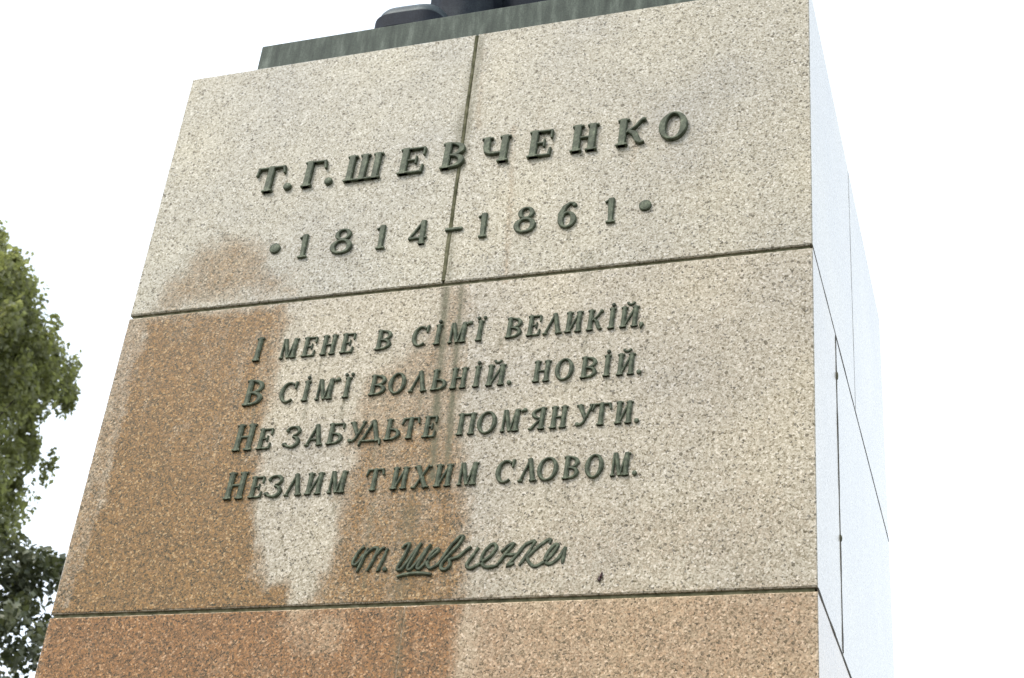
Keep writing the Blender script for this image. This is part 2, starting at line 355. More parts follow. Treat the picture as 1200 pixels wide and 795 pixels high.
    hgt = math_(nt, 'ADD', math_(nt, 'MULTIPLY', r1, .6), math_(nt, 'MULTIPLY', fine.outputs[0], .8))
    L(hgt, bp.inputs['Height']); L(bp.outputs[0], b.inputs['Normal'])
    return m

def mortar():
    m, nt, b = new_mat('mortar')
    co = N(nt, 'ShaderNodeTexCoord').outputs['Object']
    n = noise(nt, co, 30, 5)
    r = ramp(nt, [(.3, (.055,.055,.030)), (.52, (.125,.118,.068)), (.75, (.22,.20,.13))]); nt.links.new(n.outputs[0], r.inputs[0])
    nt.links.new(r.outputs[0], b.inputs['Base Color']); b.inputs['Roughness'].default_value = .95
    b.inputs['Specular IOR Level'].default_value = .1
    return m

def bronze(name, cols, scale=14, rough=.5, streak=False):
    m, nt, b = new_mat(name)
    L = nt.links.new
    co = N(nt, 'ShaderNodeTexCoord').outputs['Object']
    if streak:
        mp = N(nt, 'ShaderNodeMapping'); mp.inputs['Scale'].default_value = (1, 1, .18); L(co, mp.inputs[0]); co2 = mp.outputs[0]
    else: co2 = co
    n = noise(nt, co2, scale, 6, .65)
    r = ramp(nt, [(.30, cols[0]), (.52, cols[1]), (.72, cols[2])]); L(n.outputs[0], r.inputs[0])
    fine = noise(nt, co, 160, 3)
    fr = ramp(nt, [(.35, (.72,.72,.72)), (.65, (1.2,1.2,1.2))]); L(fine.outputs[0], fr.inputs[0])
    L(mixc(nt, 1.0, r.outputs[0], fr.outputs[0], 'MULTIPLY'), b.inputs['Base Color'])
    b.inputs['Metallic'].default_value = .1
    b.inputs['Specular IOR Level'].default_value = .3
    b.inputs['Roughness'].default_value = rough
    bp = N(nt, 'ShaderNodeBump'); bp.inputs['Strength'].default_value = .25; bp.inputs['Distance'].default_value = .003
    L(fine.outputs[0], bp.inputs['Height']); L(bp.outputs[0], b.inputs['Normal'])
    return m

M_GRANITE = granite(); M_MORTAR = mortar()
M_LETTER = bronze('letter_patina', [(.030,.036,.019), (.082,.096,.058), (.170,.188,.122)], 38, .6)
M_PLINTH = bronze('plinth_patina', [(.024,.032,.024), (.060,.074,.057), (.140,.160,.130)], 18, .7, True)
M_STATUE = bronze('statue_patina', [(.018,.026,.032), (.045,.060,.062), (.12,.15,.14)], 5, .45)
M_COAT = bronze('coat_patina', [(.007,.009,.014), (.014,.018,.026), (.035,.043,.048)], 5, .65)
M_COAT.node_tree.nodes['Principled BSDF'].inputs['Specular IOR Level'].default_value = .15

M_FLANKMORTAR = bronze('old_mortar', [(.05,.042,.03), (.10,.085,.062), (.16,.135,.10)], 20, .9)
M_FLANKMORTAR.node_tree.nodes['Principled BSDF'].inputs['Metallic'].default_value = 0

def simple(name, c1, c2, scale, rough=.9, spec=.2):
    m, nt, b = new_mat(name)
    co = N(nt, 'ShaderNodeTexCoord').outputs['Object']
    n = noise(nt, co, scale, 6, .6)
    r = ramp(nt, [(.3, c1), (.7, c2)]); nt.links.new(n.outputs[0], r.inputs[0])
    nt.links.new(r.outputs[0], b.inputs['Base Color'])
    b.inputs['Roughness'].default_value = rough; b.inputs['Specular IOR Level'].default_value = spec
    return m
def leaf_mat(name, cols, transl=.58):
    m, nt, b = new_mat(name)
    L = nt.links.new
    at = N(nt, 'ShaderNodeAttribute', attribute_name='tone').outputs['Fac']
    r = ramp(nt, [(0, cols[0]), (.5, cols[1]), (1, cols[2])]); L(at, r.inputs[0])
    L(r.outputs[0], b.inputs['Base Color']); b.inputs['Roughness'].default_value = .5
    b.inputs['Specular IOR Level'].default_value = .35
    tr = N(nt, 'ShaderNodeBsdfTranslucent')
    L(mixc(nt, 1.0, r.outputs[0], (1.25, 1.3, .7), 'MULTIPLY'), tr.inputs[0])
    ms = N(nt, 'ShaderNodeMixShader'); ms.inputs[0].default_value = transl
    L(b.outputs[0], ms.inputs[1]); L(tr.outputs[0], ms.inputs[2])
    L(ms.outputs[0], nt.nodes['Material Output'].inputs['Surface'])
    return m
M_BARK = simple('bark', (.07,.06,.045), (.16,.14,.11), 9)
M_POPLAR = leaf_mat('poplar_leaf', [(.15,.155,.078), (.27,.272,.150), (.39,.385,.24)])
M_DARKLEAF = leaf_mat('broad_leaf', [(.046,.054,.030), (.10,.108,.060), (.22,.22,.14)], .25)

# ------------------------------------------------------------------ ground
g = MB(); nseg = 96
ring = lambda r: [(r*math.cos(2*math.pi*i/nseg), r*math.sin(2*math.pi*i/nseg), 0) for i in range(nseg)]
g.loft([ring(.01), ring(14), ring(60), ring(300), ring(3000)], cap=False)
go = g.build('ground', simple('grass_ground', (.025,.036,.013), (.05,.06,.022), 3.0)); tag(go, kind='structure')
pv = MB(); pv.box(-7, 7, -9, 9, -.2, .02)
po = pv.build('paving', simple('paving_stone', (.10,.095,.085), (.15,.14,.125), 2.2)); tag(po, kind='structure')

# ------------------------------------------------------------------ pedestal: courses of granite blocks on a mortar core
X0, X1 = -1.5, 1.5
DEP = 2.727
Z_TOP, Z_A, Z_B, Z_C = 6.449, 5.06, 3.658, 2.27
GAP = .0165
ped = thing('pedestal', (0, 0, 0), 'tall speckled granite pedestal with raised green bronze lettering and brown stains', 'pedestal')

def block(x0, x1, y0, y1, z0, z1, pink, front=True, pinkvar=0):
    e = .004
    mb = MB(); st = None
    if front:
        nx = max(2, int((x1-x0)/.0105)); nz = max(2, int((z1-z0)/.0105))
        xs = np.linspace(x0+e, x1-e, nx+1); zs = np.linspace(z0+e, z1-e, nz+1)
        gx, gz = np.meshgrid(xs, zs)
        gy = np.full(gx.shape, y0)
        # worn, very slightly wavy arrises
        jz = (vnoise(gx*3, gz*0+z0, 8)-.5)*.006 + (vnoise(gx*9, gz*0+z0+3, 8)-.5)*.004
        jz1 = (vnoise(gx*3, gz*0+z1+7, 8)-.5)*.006 + (vnoise(gx*9, gz*0+z1+9, 8)-.5)*.004
        gz = gz.copy(); gz[0] += jz[0]*.6+.001+.02*np.clip(vnoise(gx[0]*4+z0, gx[0]*0, 8)-.84, 0, 1); gz[-1] += jz1[-1]*.6-.001-.02*np.clip(vnoise(gx[-1]*4+z1, gx[-1]*0+5, 8)-.84, 0, 1)
        gx = gx.copy()
        gx[:,0] += (vnoise(gz[:,0]*5, gz[:,0]*0+x0, 8)-.5)*.004
        gx[:,-1] += (vnoise(gz[:,-1]*5, gz[:,-1]*0+x1, 8)-.5)*.004
        V = np.stack([gx, gy, gz], -1).reshape(-1, 3)
        idx = np.arange(V.shape[0]).reshape(nz+1, nx+1)
        q = np.stack([idx[:-1,:-1], idx[:-1,1:], idx[1:,1:], idx[1:,:-1]], -1).reshape(-1, 4)
        mb.add(V.tolist(), q.tolist())
        loop = list(idx[0,:]) + list(idx[1:,-1]) + list(idx[-1,:-1][::-1]) + list(idx[1:-1,0][::-1])
        P = [Vector(V[i]) for i in loop]; n = len(P)
        cx, cz = (x0+x1)/2, (z0+z1)/2
        def outer(p, y):
            ox = x1 if p.x > x1-2.5*e else (x0 if p.x < x0+2.5*e else p.x)
            oz = z1 if p.z > z1-2.5*e else (z0 if p.z < z0+2.5*e else p.z)
            return (ox, y, oz)
        o1 = len(mb.v); mb.v.extend([outer(p, y0+e) for p in P])
        o2 = len(mb.v); mb.v.extend([outer(p, y1) for p in P])
        for j in range(n):
            k = (j+1) % n
            mb.f.append((loop[k], loop[j], o1+j, o1+k)); mb.f.append((o1+k, o1+j, o2+j, o2+k))
        mb.f.append(tuple(o2+j for j in range(n)))
    else:
        mb.box(x0, x1, y0, y1, z0, z1, e)
    o = mb.build('granite_block', M_GRANITE, ped)
    co = np.empty(len(o.data.vertices)*3); o.data.vertices.foreach_get('co', co); co = co.reshape(-1, 3)
    s, a = stain_fields(co[:,0], co[:,2])
    fm = (co[:,1] < .002).astype(float) if front else np.zeros(len(co))
    for nm, val in (('stain', s*fm), ('algae', a*fm), ('weathered', fm), ('pink', np.full(len(co), pink))):
        at = o.data.attributes.new(nm, 'FLOAT', 'POINT'); at.data.foreach_set('value', val.astype(np.float32))
    return o

h = GAP/2
XJ = -0.014                                                   # upright joint of the top course leans a hair in the photo
block(X0, XJ-.005, 0, 1.311, Z_A+h, Z_TOP, 0.0)
block(XJ+.006, X1, 0, 1.311, Z_A+h, Z_TOP, 0.05)
block(X0, -.3, 1.321, DEP, Z_A+h, Z_TOP, 0, False)
block(-.29, X1, 1.321, DEP, Z_A+h, Z_TOP, 0, False)
block(X0, X1, 0, .631, Z_B+h, Z_A-h, 0.22)
block(X0, -.3, .653, DEP, Z_B+h, Z_A-h, 0, False)
block(-.29, X1, .653, DEP, Z_B+h, Z_A-h, 0, False)
block(X0, .0146, 0, 1.6, Z_C+h, Z_B-h, .85)
block(.0154, X1, 0, 1.6, Z_C+h, Z_B-h, .85)
block(X0, X1, 1.61, DEP, Z_C+h, Z_B-h, .4, False)
block(X0, X1, 0, .9, .46, Z_C-h, .8)
block(X0, X1, .91, DEP, .46, Z_C-h, .4, False)
core = MB(); core.box(X0+.011, X1-.011, .011, DEP-.011, .4, Z_TOP-.02)
for zz in (4.86, 4.14, 4.85, 4.87):                           # lumps of squeezed-out mortar in the side joint
    core.ball((X1-.004, .642, zz+random.uniform(-.01,.01)), (.012, .014, .02), 8, 6)
core.build('mortar_joints', M_MORTAR, ped)
pt = MB(); rg = []
for i in range(90):
    z = Z_A+.02 + (Z_TOP-Z_A-.03)*i/89
    xw = XJ + float(vnoise(z, 3.1, 7)-.5)*.006
    w_ = .0062 + .011*max(0, float(vnoise(z, 8.2, 5))-.45) + .004*float(vnoise(z, 1.2, 23)); yy = -.0012-.002*float(vnoise(z, 5.5, 16))
    rg.append([(xw-w_, .003, z), (xw-w_*.5, yy, z), (xw+w_*.5, yy, z), (xw+w_, .003, z), (xw+w_*.5, .012, z), (xw-w_*.5, .012, z)])
pt.loft(rg); recalc(pt.build('mortar_pointing', M_MORTAR, ped))
def flank_run(p0, p1, w0, bulge):
    fb = MB(); rg = []; n = 60; d = (Vector(p1)-Vector(p0)); L_ = d.length; u = d/L_; side = Vector((0, -u.z, u.y))
    for i in range(n+1):
        c = Vector(p0)+u*L_*i/n; k = i*L_/n
        w_ = w0*(.75+.5*float(vnoise(k, p0[2], 9))); xx = X1+bulge*(.5+float(vnoise(k, 3.3, 14)))
        rg.append([(X1-.004, *(c-side*w_)[1:]), (xx, *(c-side*w_*.6)[1:]), (xx, *(c+side*w_*.6)[1:]), (X1-.004, *(c+side*w_)[1:])])
    fb.loft(rg); recalc(fb.build('mortar_pointing', M_FLANKMORTAR, ped))
flank_run((X1, .642, Z_B+.02), (X1, .642, Z_A-.02), .020, .0016)
flank_run((X1, .01, Z_B), (X1, DEP-.01, Z_B), .012, .0016)
flank_run((X1, .01, Z_A), (X1, DEP-.01, Z_A), .007, .001)
flank_run((X1, 1.316, Z_A+.02), (X1, 1.316, Z_TOP-.02), .006, .0006)
bs = MB(); bs.box(X0-.35, X1+.35, -.35, DEP+.35, .02, .46, .015)
bso = bs.build('base_slab', M_GRANITE, ped)
for nm in ('stain', 'algae', 'weathered', 'pink'):
    at = bso.data.attributes.new(nm, 'FLOAT', 'POINT'); at.data.foreach_set('value', [.5 if nm == 'pink' else 0.0]*len(bso.data.vertices))

# ------------------------------------------------------------------ bronze lettering
def section(w, d, mode):
    if mode == 'flat':      # planed face with a narrow bevel
        c = min(.0035, .25*w)
        return [(-w/2, -.004), (-w/2, d-c), (-w/2+c, d), (w/2-c, d), (w/2, d-c), (w/2, -.004)]
    if mode == 'ridge':     # cast letter with sloping shoulders
        return [(-w/2, -.004), (-w/2, d*.62), (-w*.22, d), (w*.22, d), (w/2, d*.62), (w/2, -.004)]
    return [(-w/2, -.004), (-w*.46, d*.55), (-w*.22, d), (w*.22, d), (w*.46, d*.55), (w/2, -.004)]
class Glyph:
    def __init__(s, mode, depth): s.mb = MB(); s.k = 0; s.mode = mode; s.d = depth
    def stroke(s, pts, ws, closed=False):
        d = s.d - .0005*s.k; s.k += 1
        pts = [Vector((p[0], p[1])) for p in pts]; n = len(pts)
        if not isinstance(ws, (list, tuple)): ws = [ws]*n
        rings = []
        for i, p in enumerate(pts):
            if closed: a, b = pts[i-1], pts[(i+1) % n]
            else: a, b = pts[max(i-1, 0)], pts[min(i+1, n-1)]
            t = (b-a).normalized(); nrm = Vector((-t.y, t.x)); sc = 1.0
            if 0 < i < n-1 or closed:
                t1 = (p-a).normalized() if (p-a).length > 1e-9 else t
                sc = 1/max(.6, abs(t1.dot(t)))
            rings.append([(p.x+nrm.x*o*sc, p.y+nrm.y*o*sc, z) for o, z in section(ws[i], d, s.mode)])
        m = 6; o0 = len(s.mb.v)
        for r in rings: s.mb.v.extend(r)
        cnt = n if closed else n-1
        for i in range(cnt):
            k = (i+1) % n
            for j in range(m):
                l = (j+1) % m
                s.mb.f.append((o0+i*m+j, o0+i*m+l, o0+k*m+l, o0+k*m+j))
        if not closed:
            s.mb.f.append(tuple(o0+j for j in range(m))[::-1]); s.mb.f.append(tuple(o0+(n-1)*m+j for j in range(m)))
    def dome(s, x, y, r, flat=.75):
        rings = []
        for rr, z in ((1, -.004), (1, s.d*flat*.7), (.86, s.d*flat*.93), (.5, s.d*flat*1.05), (.02, s.d*flat*1.08)):
            rings.append([(x+r*rr*math.cos(2*math.pi*i/14), y+r*rr*math.sin(2*math.pi*i/14), z) for i in range(14)])
        s.mb.loft(rings)

def arc(cx, cy, rx, ry, a0, a1, n=14):
    return [(cx+rx*math.cos(R(a0+(a1-a0)*i/n)), cy+ry*math.sin(R(a0+(a1-a0)*i/n))) for i in range(n+1)]

def glyph(ch, w, h, big, depth):
    """one letter in metres, baseline at y = 0, left edge at x = 0"""
    G = Glyph('flat' if big else 'ridge', depth)
    T = h*(.222 if big else .192); t = h*(.078 if big else .092); sv = T*(.28 if big else .22); s2 = t*.5
    S = G.stroke
    def serif(x, y, l=None, r=None): S([(x-T/2-(sv if l is None else l), y), (x+T/2+(sv if r is None else r), y)], t)
    def stem(x, top=True, bot=True, wd=None):
        S([(x, 0), (x, h)], wd or T)
        if bot: serif(x, s2)
        if top: serif(x, h-s2)
    def bowl(x, y0, y1, xr):
        n = 16; ry = (y1-y0)/2-t/2; pts = []; ws = []
        for i in range(n+1):
            a = -90+180*i/n
            pts.append((x+(xr-T/2-x)*max(0, math.cos(R(a)))**.8, (y0+y1)/2+ry*math.sin(R(a)))); ws.append(t+(T*.92-t)*math.cos(R(a))**2)
        S(pts, ws)
    def oval(cx, cy, rx, ry, tk, th):
        n = 28; S([(cx+(rx-tk/2)*math.cos(2*math.pi*i/n), cy+(ry-th/2)*math.sin(2*math.pi*i/n)) for i in range(n)],
                  [th+(tk-th)*math.cos(2*math.pi*i/n)**2 for i in range(n)], True)
    def tick(x, y0, y1, w0=None): S([(x, y0), (x, y1)], [w0 or t*1.15, t*.75])
    xs = T/2+sv; xe = w-T/2-sv
    if ch == 'I': stem(w/2)
    elif ch == 'i': stem(w/2); G.dome(w/2, h*1.17, h*.085, .8)
    elif ch == 'yi':
        stem(w/2); G.dome(w/2-h*.14, h*1.15, h*.08, .8); G.dome(w/2+h*.14, h*1.15, h*.08, .8)
    elif ch == 'T':
        c = w/2; hw = h*(.48 if big else .36); S([(c, 0), (c, h)], T); serif(c, s2)
        S([(c-hw, h-s2), (c+hw, h-s2)], t); S([(c-hw+t*.5, h-t*.6), (c-hw-t*.25, h*.68)], [t*1.3, t*.8]); S([(c+hw-t*.5, h-t*.6), (c+hw+t*.1, h*.70)], [t*1.3, t*.8])
    elif ch == 'G':
        stem(xs); S([(xs, h-s2), (h*.72, h-s2)], t); S([(h*.72-t*.5, h-t*.5), (h*.74, h*.66)], [t*1.4, t*.8])
    elif ch == 'Sh':
        for x in (xs, w/2, xe): S([(x, 0), (x, h)], T*.95); serif(x, h-s2, sv*.8, sv*.8)
        S([(0, s2), (w, s2)], t)
    elif ch == 'E':
        stem(xs); S([(xs, h-s2), (w-t*.4, h-s2)], t); tick(w-t*.5, h-s2, h*.68); S([(xs, s2), (w-t*.3, s2)], t)
        S([(w-t*.9, t*.3), (w-t*.35, h*.30)], [t*1.5, t*.8]); S([(xs, h*.52), (w*.66, h*.52)], t*.9); tick(w*.66, h*.38, h*.66, t*.8)
    elif ch == 'V': stem(xs); bowl(xs, 0, h*.54, w); bowl(xs, h*.54-t, h, w-T*.15)
    elif ch == 'soft': stem(xs); bowl(xs, 0, h*.56, w)
    elif ch == 'B': stem(xs, top=False); serif(xs, h-s2, None, 0); bowl(xs, 0, h*.56, w); S([(xs, h-s2), (w-t*.6, h-s2)], t); tick(w-t*.6, h-s2, h*.72)
    elif ch == 'Ch':
        W = h*.80; x = w/2; l = x-W+T*.95
        stem(x); S([(l, h), (l, h*.62), (l+T*.15, h*.46), (l+T*.65, h*.37), (x, h*.36)], [T, T*.95, T*.8, t*1.3, t]); serif(l, h-s2)
    elif ch == 'N': stem(xs); stem(xe); S([(xs, h*.52), (xe, h*.52)], t)
    elif ch == 'P': stem(xs); stem(xe); S([(xs, h-s2), (xe, h-s2)], t)
    elif ch in ('Y', 'J'):
        stem(xs); stem(xe); S([(xs+T*.2, t*.6), (xe-T*.2, h-t*.6)], t*1.1)
        if ch == 'J': S(arc(w/2, h*1.24, h*.14, h*.13, 190, 350, 8), [t*1.3]+[t*1.1]*7+[t*1.3])
    elif ch == 'K':
        stem(xs); S([(xs+T*.3, h*.45), (w*.62, h*.66), (w*.82, h*.88), (w-t*.9, h-t*.8)], [t, t, t*1.2, t*1.6]); G.dome(w-t*.9, h-t*1.0, t*.85, .9)
        S([(xs+T*.6, h*.56), (w*.62, h*.42), (w*.76, h*.15), (w*.86, t*.7), (w, t*.8)], [t, T*.8, T*.85, t*1.5, t*.8])
    elif ch == 'M':
        xs2 = t/2+sv*1.1; S([(xs2, 0), (xs2, h)], t*1.1); serif(xs2, s2, -T/2+sv*.9+t/2, -T/2+sv*.9+t/2); stem(xe, top=False); serif(xe, h-s2, 0, sv)
        S([(xs2+T*.2, h), (w*.50, t*.3)], [T*.95, T*.75]); S([(w*.50, t*.4), (xe-T*.25, h-t*.3)], t*1.05)
    elif ch in ('L', 'A', 'D'):
        ap = w*.55; ins = sv+T/2
        S([(sv+t*.5, t*.3), (ap, h)], t*1.15); S([(ap-T*.1, h), (w-ins, 0)], [T*.9, T]) ; S([(ap-T*.55, h-s2), (ap+T*.35, h-s2)], t)
        if ch != 'D': S([(0, s2), (sv*2+t*1.1, s2)], t); serif(w-ins, s2)
        if ch == 'A': S([(w*.22, h*.30), (w*.70, h*.30)], t)
        if ch == 'D': S([(0, s2), (w, s2)], t); S([(t*.5, t), (-t*.1, -h*.16)], [t*1.4, t*.7]); S([(w-t*.5, t), (w, -h*.16)], [t*1.4, t*.7])
    elif ch == 'U':
        S([(T*.55, h-t*.3), (w*.60, h*.34)], [T, T*.8]); S([(w-t*.2, h-t*.3), (w*.50, h*.18), (w*.30, t*.9), (w*.12, t*1.1)], [t, t*1.1, t*1.2, t]); G.dome(w*.12, t*1.2, t*.95, .9)
        serif(T*.55, h-s2, sv*.7, sv*.7); S([(w-sv-t, h-s2), (w+sv*.9, h-s2)], t)
    elif ch == 'H':
        S([(xs, h), (xe, 0)], T*.95); S([(xs-T*.1, 0), (xe+T*.1, h)], t*1.1); serif(xe, s2); serif(xs, h-s2); S([(0, s2), (sv*2+t, s2)], t); S([(w-sv*2-t, h-s2), (w, h-s2)], t)
    elif ch == 'Ya':
        stem(xe); n = 14; pts = []; ws = []
        for i in range(n+1):
            a = 90+180*i/n; pts.append((xe+(xe-T*.5-w*.06)*math.cos(R(a)), h*.73+(h*.27-t/2)*math.sin(R(a)))); ws.append(t+(T*.85-t)*math.cos(R(a))**2)
        S(pts, ws); S([(xe-T*.2, h*.48), (w*.36, h*.24), (w*.16, t*.6), (0, t*.7)], [t, T*.6, t*1.3, t*.8])
    elif ch == 'O': oval(w/2, h/2, w/2, h/2, T*.92, t)
    elif ch == 'S':
        n = 20; pts = []; ws = []
        for i in range(n+1):
            a = 48+264*i/n; pts.append((w*.54+(w*.54-T*.5)*math.cos(R(a)), h/2+(h/2-t*.6)*math.sin(R(a)))); ws.append(t+(T*.95-t)*max(0, -math.cos(R(a)))**1.2)
        S(pts, ws); S([(w-t*.6, h*.98), (w-t*.8, h*.66)], [t*1.5, t*.8])
    elif ch == 'Z':
        S(arc(w*.42, h*.75, w*.42-T*.1, h*.25-t/2, 165, -80, 14), [t*1.5]+[t]*5+[T*.75]*5+[t]*4)
        S(arc(w*.44, h*.27, w*.54-T*.45, h*.27-t/2, 88, -165, 16), [t]*3+[T*.85]*8+[t*1.1]*5+[t*1.6])
        G.dome(w*.06, h*.80, t*.8, .9); G.dome(-w*.02, h*.17, t*.85, .9)
    elif ch == '1':
        c = w/2; S([(c, 0), (c, h)], [T*.78, T*.95]); S([(0, s2), (w, s2)], t*1.1); S([(c, h-t*.4), (c-T*.95, h*.86)], [t*1.3, t*.7])
    elif ch == '8': oval(w/2, h*.29, w*.5, h*.29, T*.85, t*1.1); oval(w/2+w*.02, h*.77, w*.37, h*.235, T*.7, t)
    elif ch == '6':
        oval(w/2, h*.32, w/2, h*.32, T*.85, t*1.1)
        S([(T*.42, h*.30), (w*.15, h*.55), (w*.34, h*.82), (w*.60, h-t*.6), (w*.84, h-t*.9)], [T*.85, T*.85, T*.7, t*1.2, t*1.2]); G.dome(w*.86, h*.87, t*.95, .9)
    elif ch == '4':
        c = w-T*.75; S([(c, 0), (c, h)], T*.85); serif(c, s2, 0, 0); S([(c-T*.1, h-t*.3), (t*.5, h*.30)], t*1.1); S([(0, h*.28), (w, h*.28)], t*1.2)
    return G

M2W = lambda x, y, z: (x, -z, y)
def place(G, x, z, slant, name):
    me_v = [(p[0]+slant*p[1], -p[2], p[1]) for p in G.mb.v]
    G.mb.v = me_v
    o = recalc(G.mb.build(name, M_LETTER, ped))
    o.location = (x, 0, z)
    return o
SLANT = {'name': .045, 'dates': .0, 'l1': .065, 'l2': .055, 'l3': .06, 'l4': .065}
for line, letters in LETTERS.items():
    big = line in ('name', 'dates'); sl = SLANT[line]
    depth = {'name': .019, 'dates': .013}.get(line, .012)
    zs = sorted(l[3] for l in letters if l[0] not in ".,*'-"); zb = zs[len(zs)//2]
    for ch, u0, u1, z, hh, mid in letters:
        if ch in '.,*':
            r = {'name': .0195, 'dates': .026}.get(line, .0095)
            G = Glyph('flat', depth)
            G.dome(0, 0, r*(1 if ch != '*' else 1.0), .9)
            zc = z+hh/2 if ch == '*' else zb+r*.9
            if ch == ',': G.stroke([(r*.3, -r*.2), (-r*.5, -r*1.9)], [r*1.2, r*.4])
            place(G, (u0+u1)/2, zc, 0, {'.': 'full_stop', ',': 'comma', '*': 'bullet_dot'}[ch]); continue
        if ch == "'":
            G = Glyph('round', depth); G.stroke([(-.008, -.003), (.008, .006)], [.008, .012]); G.dome(.006, .004, .0085, .9)
            place(G, (u0+u1)/2, zb+.086, 0, 'apostrophe'); continue
        if ch == '-':
            G = Glyph('flat', depth); G.stroke([(0, 0), (u1-u0, 0)], .0155); place(G, u0, z+.006, 0, 'dash'); continue
        if line[0] == 'l' and hh < .108: hh = .0945 if not mid else .099
        z = zb if not mid else zb-.0025
        if line == 'name': hh = .141 if not mid else .147
        if line == 'dates': hh = .122 if ch in '14' else .132
        x = u0 - (sl*hh/2 if mid else 0)
        place(glyph(ch, u1-u0, hh, big, depth), x, z, sl, 'digit' if ch.isdigit() else 'letter')

# signature: cast script strokes, each pen run one rounded bar
def densify(P, n=5):
    P = [Vector(p) for p in P]; out = []
    for i in range(len(P)-1):
        p0, p1, p2, p3 = P[max(i-1,0)], P[i], P[i+1], P[min(i+2,len(P)-1)]
        for k in range(n):
            t = k/n
            out.append(.5*((2*p1)+(p2-p0)*t+(2*p0-5*p1+4*p2-p3)*t*t+(3*p1-p0-3*p2+p3)*t**3))
    return out+[P[-1]]
def script(name, runs, dot=None):
    G = Glyph('round', .0115); x0 = runs[0][0][0] if runs else dot[0]; z0 = 3.76
    for r in runs:
        P = densify([(x-x0, z-z0) for x, z in r]); n = len(P)
        G.stroke(P, [.0135*(.7+.3*math.sin(math.pi*min(1, (i+1)/4))) if i < 4 else (.0115 if i > n-3 else .0145) for i in range(n)])
    if dot: G.dome(dot[0]-x0, dot[1]-z0, .0095, .9)
    return place(G, x0, z0, 0, name)
script('signature_initial', SIGNATURE[:5])
script('full_stop', [], (-.085, 3.794))
script('signature_name', SIGNATURE[5:17])
script('signature_underline', SIGNATURE[17:])

# ------------------------------------------------------------------ small dark insect on the stone
bug = MB()
for dx, dz, r in ((.004, .012, (.0035,.003,.006)), (.001, .002, (.0045,.004,.007)), (-.004, -.011, (.0055,.0045,.009))):
    bug.ball((dx, -.004, dz), r, 8, 6)
for s in (-1, 1):
    for k in range(3): bug.tube([(0, -.003, .004-k*.005), (s*.007, -.006, .006-k*.007), (s*.010, 0, .003-k*.008)], .0008, 4)
bo = bug.build('insect', simple('insect_shell', (.02,.008,.008), (.06,.015,.012), 60, .4, .5), None, True)
bo.location = (.746, 0, 3.732)
tag(bo, 'tiny dark reddish insect on the granite right of the bronze signature', 'insect')

# ------------------------------------------------------------------ bronze plinth and statue on top
PZ = 6.824
pl = MB(); pl.box(-1.30, 1.28, .22, DEP-.22, Z_TOP+.001, PZ, .006)
plo = pl.build('bronze_plinth', M_PLINTH)
tag(plo, 'low flat bronze plinth slab with pale vertical runs lying on the granite pedestal top', 'plinth')

stt = thing('statue', (-.1, .9, PZ), 'dark bronze statue standing on the plinth, its square toed shoe at the edge', 'statue')
def shoe(cx, ytoe, yaw):
    def outline(w, l, z, toe=1.0, off=0.0):
        pts = []
        for i in range(96):
            a = 2*math.pi*i/96; c, s = math.cos(a), math.sin(a)
            k = 4.6 if s < 0 else 2.6
            x = w/2*math.copysign(abs(c)**(2/k), c); y = l/2*math.copysign(abs(s)**(2/k), s)
            x *= 1-.16*max(0, y/l*2)
            pts.append((x, y+l/2+off, z))
        return pts
    so = MB(); so.loft([outline(.425,1.12,.002), outline(.432,1.13,.012,off=-.005), outline(.432,1.13,.094,off=-.005), outline(.420,1.11,.102,off=.004)])
    up = MB(); rings = []
    for wd, ln, z, off in ((.408,1.10,.098,.012), (.410,1.10,.118,.012), (.404,1.09,.145,.018), (.388,1.07,.17,.032), (.350,1.03,.19,.06), (.30,.97,.206,.11), (.265,.88,.222,.18), (.25,.78,.25,.27), (.245,.68,.29,.36), (.25,.58,.36,.46), (.26,.50,.46,.54)):
        rings.append(outline(wd, ln, z, off=off))
    up.loft(rings)
    s_ = up.build('shoe', M_STATUE, stt, True); so.build('sole', M_COAT, s_)
    s_.location = (cx+.1, ytoe-.9, 0); s_.rotation_euler = (0, 0, yaw)
    return s_
shoe(-.535, .235, R(2)); shoe(.26, .62, R(-6))
def ell(cx, cy, rx, ry, z, n=48, fold=0.0, ph=0.0, nf=9):
    return [(cx+(rx+fold*math.sin(nf*2*math.pi*i/n+ph))*math.cos(2*math.pi*i/n), cy+(ry+fold*math.sin(nf*2*math.pi*i/n+ph))*math.sin(2*math.pi*i/n), z) for i in range(n)]
for cx, cy in ((-.44, .10), (.36, .44)):                        # trouser legs
    tr = MB(); tr.loft([ell(cx, cy, .19, .23, .27, 24, .012), ell(cx, cy, .21, .24, .36, 24, .02), ell(cx, cy, .20, .23, .8, 24, .015), ell(cx*.9, cy, .25, .28, 1.9, 24), ell(cx*.7, .2, .3, .33, 3.1, 24)])
    tr.build('trouser_leg', M_COAT, stt, True)
ct = MB(); ct.loft([ell(.12, .66, .72, .50, .001, 72, .05, .4), ell(.12, .64, .74, .50, .18, 72, .05, .5), ell(.10, .58, .74, .50, .8, 72, .04, .7), ell(.06, .45, .74, .50, 1.8, 72, .03, 1), ell(0, .36, .68, .46, 3.0, 72, .02, 1.2), ell(0, .33, .60, .42, 3.7, 72, .01), ell(0, .33, .74, .44, 4.5, 72), ell(0, .34, .86, .44, 5.1, 72), ell(0, .34, .72, .36, 5.35, 72), ell(0, .32, .3, .26, 5.5, 72)])
ct.build('coat', M_COAT, stt, True)
for s in (-1, 1):
    sl = MB(); sl.tube([(s*.80, .36, 5.12), (s*.92, .40, 4.5), (s*.96, .48, 3.95), (s*.74, .66, 3.5), (s*.36, .82, 3.25)], [.2, .24, .22, .2, .17], 18)
    sl.build('sleeve', M_STATUE, stt, True)
